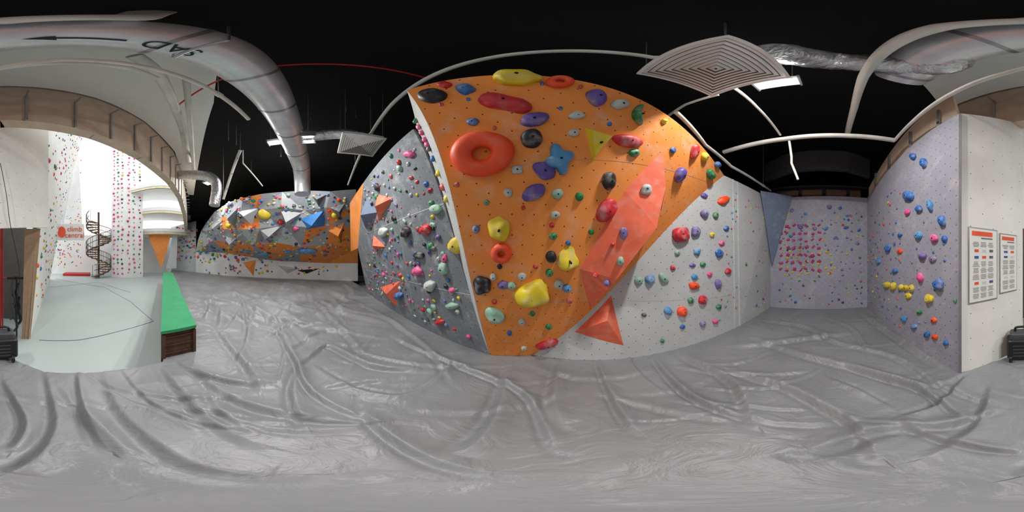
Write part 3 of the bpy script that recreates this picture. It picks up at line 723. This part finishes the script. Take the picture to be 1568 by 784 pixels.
pts = [P3(1178, 80, 2.45), P3(1215, 86, 2.6), P3(1260, 92, Hf), P3(1310, 96, Hf), P3(1360, 100, Hf), P3(1410, 102, Hf), P3(1450, 100, Hf), V((.42, -.95, 2.8)), V((.36, -.84, 2.85))]
a.tube(smooth(pts), .15, FOIL, 20, ripple=.05, step=.03)
a.build('flexible_foil_duct')
a = Acc(); a.tube(smooth([P3(462, 208, 2.4)*1.0, P3(490, 207, 2.4), P3(515, 205, 2.4), P3(545, 208, 2.3)]), .11, FOIL, 18, ripple=.05, step=.05); a.build('flexible_foil_duct')
a = Acc(); a.tube(smooth([at_d(272, 268, 6), at_d(300, 268, 5.6), at_d(322, 272, 5.4), at_d(332, 285, 5.4), at_d(328, 315, 5.4)]), .18, FOIL, 18, ripple=.04, step=.06); a.build('elbow_air_duct')
def diffuser(c, ang, side, H):
    e = Acc(); Rz = Matrix.Rotation(ang, 3, 'Z'); m_ = mat('diffuser_white', (250, 250, 244), .5); dk = mat('diffuser_shadow_gap', (150, 146, 140), .7)
    k = 9
    def sq(s, z): return [Rz@V((x*s, y*s, 0))+V((c.x, c.y, z)) for x, y in ((-1, -1), (1, -1), (1, 1), (-1, 1))]
    R4 = [(j, j+4, (j+1) % 4+4, (j+1) % 4) for j in range(4)]
    e.add(sq(side/2, H)+sq(side/2*.93, H), R4, m_); e.add(sq(side/2, H+.03)+sq(side/2, H), R4, m_)
    for i in range(k):
        s0 = side/2*.93*(1-i/k); s1 = side/2*.93*(1-(i+.74)/k)
        e.add(sq(s0, H+.012)+sq(s1, H-.004 if i else H), R4, m_)
    e.add(sq(side/2*.99, H+.028), [(0, 3, 2, 1)], dk)  # backing tinted darker, paints the shadow lines between slats
    e.box((c.x, c.y, H+.06), (side*.9, side*.9, .06), m_, rz=ang)
    e.tube([V((c.x, c.y, H+.08)), V((c.x, c.y, H+.3))], .12, FOIL, 18)
    for x, y in ((-1, -1), (1, 1), (1, -1), (-1, 1)):
        q = Rz@V((x*side*.43, y*side*.43, 0)); e.tube([V((c.x+q.x, c.y+q.y, H+.05)), V((c.x+q.x, c.y+q.y, CZ))], .005, STEEL, 6)
    e.build('ceiling_air_diffuser')
HD = 2.2
cs = [V((.204, .056, 0)), V((.337, .351, 0)), V((.634, .228, 0)), V((.527, -.072, 0))]
c = sum(cs, V((0, 0, 0)))/4*HD; diffuser(c, math.atan2(-.123, .297), .325*HD, HD)
c = P3(551, 223, HD); diffuser(c, math.atan2(-.123, .297), .31*HD, HD)
def pipe(name, pts, r, m=WPIPE, sm=True, fit=True):
    e = Acc(); e.tube(pts, r, m, 12)
    if fit:
        for i in range(len(pts)-1):
            a_, b_ = V(pts[i]), V(pts[i+1]); L2 = (b_-a_).length
            for k in range(1, int(L2/1.4)+1):
                c_ = a_.lerp(b_, k*1.4/L2-.1/L2) if k*1.4 < L2 else b_; t_ = (b_-a_).normalized()
                e.tube([c_-t_*.04, c_+t_*.04], r*1.3, m, 12)
                if abs(t_.z) < .5: e.tube([c_, V((c_.x, c_.y, CZ))], .006, STEEL, 6)
    e.build(name)
pipe('white_sprinkler_pipe', [P3(533, 283, 2.5), P3(600, 160, 2.5), P3(780, 84, 2.5), P3(1000, 88, 2.5), V((1.3, -.18, 2.5))], .028)
pipe('white_sprinkler_pipe', [P3(1035, 172, 2.0), P3(1080, 222, 2.0), P3(1120, 255, 2.0), P3(1180, 292, 2.0)], .03)
pipe('white_sprinkler_pipe', [P3(1108, 233, 2.3), P3(1200, 213, 2.3), P3(1300, 208, 2.3), P3(1370, 215, 2.3)], .048)
pipe('white_sprinkler_pipe', [P3(1370, 215, 2.3), P3(1400, 184, 2.3), P3(1460, 142, 2.3), P3(1540, 112, 2.3), V((-.35, -.86, 2.42)), V((-2.2, -.1, 2.45))], .03)
pipe('white_drain_pipe', [P3(1298, 203, 2.6), P3(1308, 165, 2.6), P3(1322, 118, 2.6), P3(1380, 62, 2.6), P3(1450, 40, 2.6), V((0, -.34, 2.6)), V((-.22, -.2, 2.7)), V((-.24, -.18, CZ))], .05)
pipe('white_sprinkler_drop', [P3(1208, 213, 2.3), at_d(1212, 240, 2.75), at_d(1212, 250, 2.75), at_d(1222, 275, 2.75)], .022, fit=False)
pipe('white_branch_pipe', [P3(1125, 135, 2.5), P3(1160, 165, 2.5), P3(1195, 207, 2.4)], .02)
pipe('white_branch_pipe', [P3(1020, 180, 2.4), P3(1050, 160, 2.4), P3(1100, 145, 2.4)], .02, fit=False)
pipe('white_drain_pipe', [P3(205, 85, 3.2), P3(240, 110, 3.2), P3(262, 150, 3.1), at_d(280, 200, 3.4), at_d(288, 250, 3.6)], .075, fit=False)
pipe('white_drain_pipe', [P3(285, 120, 3.4), P3(288, 160, 3.3), at_d(296, 260, 3.9)], .05, fit=False)
pipe('white_branch_pipe', [P3(0.1, 105, 2.9), P3(100, 96, 2.9), P3(200, 105, 2.9), P3(240, 120, 2.9)], .04)
pipe('red_fire_pipe', [P3(272, 162, 3.5), P3(390, 105, 3.5), P3(500, 98, 3.5), P3(650, 119, 3.5)], .016, mat('red_pipe_paint', (220, 40, 34), .45))
a = Acc(); p, q = P3(265, 88, 2.5), P3(350, 62, 2.5)
a.tube([p, q], .02, STEEL, 4); a.tube([p, V((p.x, p.y, CZ))], .008, STEEL, 6); a.tube([q, V((q.x, q.y, CZ))], .008, STEEL, 6); a.build('duct_hanger_strut')
a = Acc(); p, q = at_d(342, 305, 5), at_d(368, 230, 4.2)
a.tube([p, q], .05, WPIPE, 4); p2, q2 = at_d(372, 250, 4.4), at_d(402, 285, 5); a.tube([p2, q2], .02, WPIPE, 6); a.tube([at_d(372, 230, 4.3), p2], .015, WPIPE, 6)
a.tube([q, V((q.x, q.y, CZ))], .008, STEEL, 6); a.tube([p, V((p.x, p.y, CZ))], .008, STEEL, 6)
for s in (.2, .5, .8):
    c = p.lerp(q, s); a.tube([c-V((.1, 0, 0)), c+V((.1, .05, 0))], .012, STEEL, 6)
a.build('white_cable_tray')
a = Acc(); rods = [(350, 215, 3.6), (362, 222, 3.8), (476, 175, 3.3), (530, 165, 3), (545, 180, 3.2), (385, 262, 6), (430, 240, 5)]
for u, v, d in rods:
    p = at_d(u, v, d); a.tube([V((p.x, p.y, min(p.z, CZ-.3))), V((p.x, p.y, CZ))], .008, STEEL, 6)
a.build('threaded_ceiling_rods')
LAMP = mat('lamp_glow', (255, 250, 240), .5, emit=9)
LK = .7
def fixture(c, L_, W_, watts, ang=0):
    par = empty('ceiling_light_fixture'); par.location = c
    e = Acc(); e.box((0, 0, .04), (L_+.06, W_+.06, .06), WPIPE, rz=ang); e.box((0, 0, .005), (L_, W_, .012), LAMP, rz=ang)
    R_ = Matrix.Rotation(ang, 3, 'Z')
    for s in (-1, 1):
        q = R_@V((s*L_*.4, 0, 0)); e.tube([q+V((0, 0, .06)), V((q.x, q.y, CZ-c[2]))], .006, STEEL, 6)
        q = R_@V((s*(L_/2+.035), 0, 0)); e.box((q.x, q.y, .03), (.02, W_+.08, .09), STEEL, rz=ang)
    e.build('housing', par)
    l = bpy.data.lights.new('lamp', 'AREA'); l.shape = 'RECTANGLE'; l.size = L_; l.size_y = W_; l.energy = watts*LK; l.color = (1, .98, .95); l.spread = pi
    lo = bpy.data.objects.new('lamp', l); bpy.context.scene.collection.objects.link(lo); lo.parent = par; lo.location = (0, 0, -.01); lo.rotation_euler = (0, 0, ang)
AN = math.atan2(-.4, 1)
fixture(P3(472, 213, 2.3), .18, .16, 125, AN)
fixture(P3(420, 219, 2.9), .2, .14, 80, AN+1.57)
fixture(P3(1190, 128, 2.55), .34, .09, 110, AN+1.57)
fixture(V((-5.2, 1.25, 3.7)), .3, .2, 170, AN)  # added lamp, no real fixture here: brightens the cave wall and kickboard
fixture(V((-7.4, -2.3, 3.7)), .3, .2, 190, AN)  # second added lamp, made up to lift the left end of the cave
# =====================================================================
# HALL
a = Acc(); h0, h1 = V((.02, -2.56, 0)), V((-1.03, -3.36, 0))
a.slab([V((h0.x, h0.y, .44)), V((h1.x, h1.y, .62)), V((h1.x, h1.y, 4.6)), V((h0.x, h0.y, 4.6))], POSTW, .08); a.build('wall_door_header', uv=True)
hb0, hb1 = at_z(44, 520, HF), at_z(76, 428, HF); ht1 = at_d(132, 200, 12); ht0 = V((-1.03, -3.36, 4.6))
nH = (hb1-hb0).cross(ht0-hb0).normalized(); nH = nH if nH.dot(V((-1, 0, 0))) > 0 else -nH
a = Acc(); g = 14
vs = [hb0.lerp(hb1, i/g).lerp(ht0.lerp(ht1, i/g), j/g) for i in range(g+1) for j in range(g+1)]
off_ = len(vs); vs2 = vs+[p-nH*.08 for p in vs]
fs = [(i*(g+1)+j, (i+1)*(g+1)+j, (i+1)*(g+1)+j+1, i*(g+1)+j+1) for i in range(g) for j in range(g)]
HALLW = mat_wall('hall_panel_paint', (228, 228, 224), chalk=.05, spacing=.3)
a.add(vs2, fs+[tuple(k+off_ for k in f[::-1]) for f in fs], HALLW)
a.build('climbing_wall_hall_side', uv=True)
a = Acc(); random.seed(71)
cc = ['pink', 'yellow', 'green', 'red', 'blue', 'vermilion', 'pink', 'lilac', 'yellow', 'green']
scatter(a, [hb0, hb1, ht1, ht0], 230, cc, .07, .16, nH, 2, reg=(.03, .98, .03, .98))
a.build('hall_wall_climbing_holds')
a = Acc(); a.slab([at_d(33, 521, 3.45), at_d(46, 521, 3.45), at_d(62, 350, 3.45), at_d(38, 350, 3.45)], WOOD, .12); a.build('plywood_door_jamb')
a = Acc(); a.slab([V((1.6, -5.2, HF)), V((-.75, -4.6, HF)), V((-.75, -4.6, 1.2)), V((1.6, -5.2, 1.2))], mat('alcove_wall', (104, 98, 94), .8), .1); a.build('wall_alcove')
a = Acc()
for u in (1, 4):
    p = at_d(u, 400, 3.6); a.tube([V((p.x, p.y, HF)), V((p.x, p.y, 1))], .018, REDP, 10)
p = at_d(1, 425, 3.6); q = at_d(20, 425, 3.8); a.tube([p, q], .012, REDP, 8); a.build('red_pipe_rack')
a = Acc()
for k, (u, v) in enumerate([(22, 440), (28, 450), (20, 460), (30, 470), (25, 480)]):
    p = at_d(u, v, 3.5); a.tube(smooth([p+V((0, 0, .25)), p+V((.05, .02, 0)), p+V((-.02, .03, -.3)), p+V((.06, 0, -.45))]), .03, BLK if k % 2 else mat('dark_grey_strap', (70, 72, 78), .7), 8)
p = at_d(25, 430, 3.5); a.box((p.x, p.y, p.z+.06), (.4, .06, .05), BLK); a.tube([V((p.x, p.y+.05, HF)), V((p.x, p.y+.05, p.z+.1))], .02, BLK, 8)
a.build('hanging_harness_rack')
a = Acc(); a.tube(smooth([at_d(0.5, 250, 2.5), at_d(10, 300, 2.55), at_d(16, 345, 2.65), at_d(30, 420, 3.2), at_d(24, 480, 3.3), at_z(26, 520, HF)]), .006, BLK, 6); a.build('black_power_cable')
a = Acc(); cx, cy, z0 = .0, -2.2, F
def bevbox(acc, c, size, m, bw, rz=0):
    bm = bmesh.new(); bmesh.ops.create_cube(bm, size=1)
    for v_ in bm.verts: v_.co = Vector((v_.co.x*size[0], v_.co.y*size[1], v_.co.z*size[2]))
    bmesh.ops.bevel(bm, geom=bm.edges[:], offset=bw, segments=3, affect='EDGES', profile=.6)
    R_ = Matrix.Rotation(rz, 3, 'Z'); bm.verts.ensure_lookup_table()
    acc.add([V(c)+R_@v_.co for v_ in bm.verts], [tuple(v_.index for v_ in f.verts) for f in bm.faces], m, False); bm.free()
GR = mat('dark_grey_plastic', (66, 68, 72), .5)
bevbox(a, (cx, cy, z0+.24), (.46, .24, .34), BLK, .05, .1)
bevbox(a, (cx, cy, z0+.45), (.38, .2, .12), GR, .04, .1)
a.tube(smooth([V((cx-.12, cy, z0+.48)), V((cx-.1, cy, z0+.57)), V((cx+.1, cy, z0+.57)), V((cx+.12, cy, z0+.48))]), .018, BLK, 8)
for s in (-1, 1):
    for t in (-1, 1): a.tube([V((cx+s*.17-.02, cy+t*.1, z0+.07)), V((cx+s*.17+.02, cy+t*.1, z0+.07))], .065, BLK, 16)
for k in range(4): a.box((cx, cy+.122, z0+.14+k*.06), (.28, .01, .015), GR, rz=.1)
a.build('wheeled_equipment_case')
# climbing tower
TW = mat_wall('tower_panel_paint', (232, 232, 230), chalk=.05, spacing=.4)
tb0, tb1 = at_z(171, 424, HF), at_z(219, 424, HF); tm = (tb0+tb1)/2; tx = (tb1-tb0); tn = V((-tm.x, -tm.y, 0)).normalized()
a = Acc(); H_ = 17
ctr = tm-tn*1.0
fr_ = [tb0, tb0.lerp(tb1, .42)+tn*.5, tb1, tb1-tn*1.8, tb0-tn*1.8]
for i in range(5):
    p, q = fr_[i], fr_[(i+1) % 5]; a.slab([p, q, q+V((0, 0, H_)), p+V((0, 0, H_))], TW, .05, ref=(p+q)/2+((p+q)/2-ctr))
a.build('climbing_tower', uv=True)
a = Acc(); random.seed(81)
for (p, q) in ((fr_[0], fr_[1]), (fr_[1], fr_[2])):
    n_ = V((q.y-p.y, -(q.x-p.x), 0)).normalized(); n_ = n_ if n_.dot(-p) > 0 else -n_
    for s, cset in ((.2, ['pink', 'magenta']), (.5, ['green', 'pink']), (.82, ['magenta', 'pink', 'black', 'yellow'])):
        for k in range(32):
            b_ = p.lerp(q, min(.97, s+random.uniform(-.05, .05)))+V((0, 0, .4+k*.42+random.uniform(-.1, .1))); x = (q-p).normalized(); w = random.uniform(.06, .13)
            hold(a, b_, x*w, V((0, 0, 1))*w, n_, w, random.choice(cset), 'blob', 1, False)
a.build('tower_climbing_holds')
# lead wall overhang on left of the atrium
a = Acc(); L0, L1 = at_z(78, 421, HF), at_z(122, 421, HF)
LT0 = at_d(82, 215, 15)
a.slab([L0, at_d(126, 345, 16), at_d(120, 230, 15), LT0], HALLW, .1)
a.slab([at_d(96, 345, 14.5), at_d(88, 300, 14.5), at_d(128, 203, 13.5), at_d(112, 260, 14)], FAR_G, .1)
a.slab([at_d(112, 205, 13.2), at_d(131, 203, 13.2), at_d(116, 237, 13.4)], ORANGE, .08)
a.build('climbing_wall_lead', uv=True)
a = Acc(); random.seed(91); fL = plane(L0, at_d(126, 345, 16), LT0)
for k in range(190): hpx(a, fL, random.uniform(86, 124), random.uniform(245, 410), 2.4, 2.4, random.choice(['pink', 'red', 'green', 'yellow', 'vermilion', 'blue']), 'blob', 0, .5, 1)
a.build('lead_wall_climbing_holds')
HW = mat('hall_white_wall', (236, 236, 234), .8, var=.03)
a = Acc(); q0, q1 = at_z(70, 418.5, HF), at_z(262, 416, HF)
a.slab([q0, q1, V((q1.x, q1.y, 2.2)), V((q0.x, q0.y, 2.2))], HW, .2)
a.build('wall_hall_back')
a = Acc(); WFm = mat('window_mullion', (245, 246, 248), .5)
for s in np.linspace(0, 1, 7):
    c = q0.lerp(q1, s); a.box((c.x, c.y, 8), (.05, .08, 11.6), WFm, rz=math.atan2((q1-q0).y, (q1-q0).x))
for z in (2.25, 7.8, 13.4):
    c = (q0+q1)/2; a.box((c.x, c.y, z), ((q1-q0).length, .08, .06), WFm, rz=math.atan2((q1-q0).y, (q1-q0).x))
a.build('window_1')
a = Acc(); YL = mat('cream_edge', (226, 214, 170), .7)
for k, (z, r_) in enumerate([(5.9, 14.5), (3.9, 15.5), (2.1, 16.5)]):
    inn = []; out = []
    for i in range(13):
        lo = radians(-134+i*1.75); rr = r_-1.2*sin(i/12*pi)
        inn.append(V((sin(lo)*rr, cos(lo)*rr, z))); out.append(V((sin(lo)*(rr+3.2), cos(lo)*(rr+3.2), z)))
    for i in range(12):
        A, B, C, D = inn[i], inn[i+1], out[i+1], out[i]
        a.slab([A, B, C, D], HW, .25, ref=V((A.x, A.y, -50)))
        a.slab([A, B, B+V((0, 0, .55)), A+V((0, 0, .55))], HW, .1); a.slab([A*.999, B*.999, B*.999+V((0, 0, .16)), A*.999+V((0, 0, .16))], YL, .02)
a.build('curved_balconies')
# spiral staircase
a = Acc(); c = at_z(151, 424, HF); Rs = 1.15; n_st = 26; rise = 5.0/n_st
a.tube([c, c+V((0, 0, 6))], .1, DBROWN, 12); rail = []
TR = mat('stair_tread', (120, 92, 66), .6)
for i in range(n_st):
    an = i*2*pi/13+.4; z = c.z+rise*(i+1)
    A = V((c.x, c.y, z)); p = A+V((cos(an), sin(an), 0))*Rs; q = A+V((cos(an+.5), sin(an+.5), 0))*Rs
    a.slab([A+V((cos(an), sin(an), 0))*.06, p, q, A+V((cos(an+.5), sin(an+.5), 0))*.06], TR, .09, ref=A+V((0, 0, 9)))
    mid = A+V((cos(an+.25), sin(an+.25), 0))*Rs
    for dz in (-.15, .15):
        m_ = A+V((cos(an+.25+dz), sin(an+.25+dz), 0))*Rs; a.tube([m_, m_+V((0, 0, .95))], .018, BLK, 6)
    rail.append(mid+V((0, 0, .95)))
a.tube(rail, .04, WOOD, 8); a.tube([r_-V((0, 0, .45)) for r_ in rail], .025, BLK, 6); a.tube([r_-V((0, 0, 1.0)) for r_ in rail], .05, DBROWN, 6)
a.build('spiral_staircase')
# gym sign
par = empty('hanging_gym_sign'); s0, s1, s2, s3 = at_d(88, 368, 11), at_d(129, 368, 11), at_d(129, 343, 11), at_d(88, 345, 11)
a = Acc(); a.slab([s0, s1, V((s1.x, s1.y, s2.z)), V((s0.x, s0.y, s2.z))], PAPER, .06); sn = plane(s0, s1, s2).n
for q in (s0, s1): a.tube([V((q.x, q.y, s2.z)), V((q.x, q.y, 9))], .012, STEEL, 6)
sx = (s1-s0).normalized(); W_ = (s1-s0).length; H_ = s2.z-s0.z; mid = (s0+s1)/2+V((0, 0, H_/2))
lc = mid-sx*W_*.34+sn*.02
pts = [lc+sx*H_*.24*cos(t)+V((0, 0, 1))*H_*.34*sin(t) for t in np.linspace(0, 2*pi, 16, endpoint=False)]
a.slab([p+sn*.02 for p in pts], ORP, .03)
a.build('board', par)
text('lettering_top', 'climb', H_*.42, frame(mid+sx*W_*.14+V((0, 0, H_*.17))+sn*.03, sx, sn), ORP, par, .01)
text('lettering_bottom', 'central', H_*.42, frame(mid+sx*W_*.14-V((0, 0, H_*.2))+sn*.03, sx, sn), ORP, par, .01)
a = Acc(); q = at_z(118, 421.5, HF); bevbox(a, (q.x, q.y, HF+.12), (2.6, 1.4, .24), REDP, .05, -.6); a.build('red_landing_mat')
# =====================================================================
# LIGHT: overcast daylight through the open atrium
w = bpy.data.worlds.new('World'); bpy.context.scene.world = w; w.use_nodes = True
w.node_tree.nodes['Background'].inputs['Color'].default_value = (.96, .98, 1, 1); w.node_tree.nodes['Background'].inputs['Strength'].default_value = 1.8
sc = bpy.context.scene
sc.view_settings.view_transform = 'Standard'; sc.view_settings.exposure = .15
cd = bpy.data.cameras.new('camera'); cam = bpy.data.objects.new('camera', cd); sc.collection.objects.link(cam)
cd.type = 'PANO'
try: cd.cycles.panorama_type = 'EQUIRECTANGULAR'
except Exception: pass
try: cd.panorama_type = 'EQUIRECTANGULAR'
except Exception: pass
cam.location = (0, 0, 0); cam.rotation_euler = (pi/2, 0, 0); cd.clip_start = .02; cd.clip_end = 300
sc.camera = cam
for o in list(sc.objects):
    if o.parent is None: o.location.z += EYE
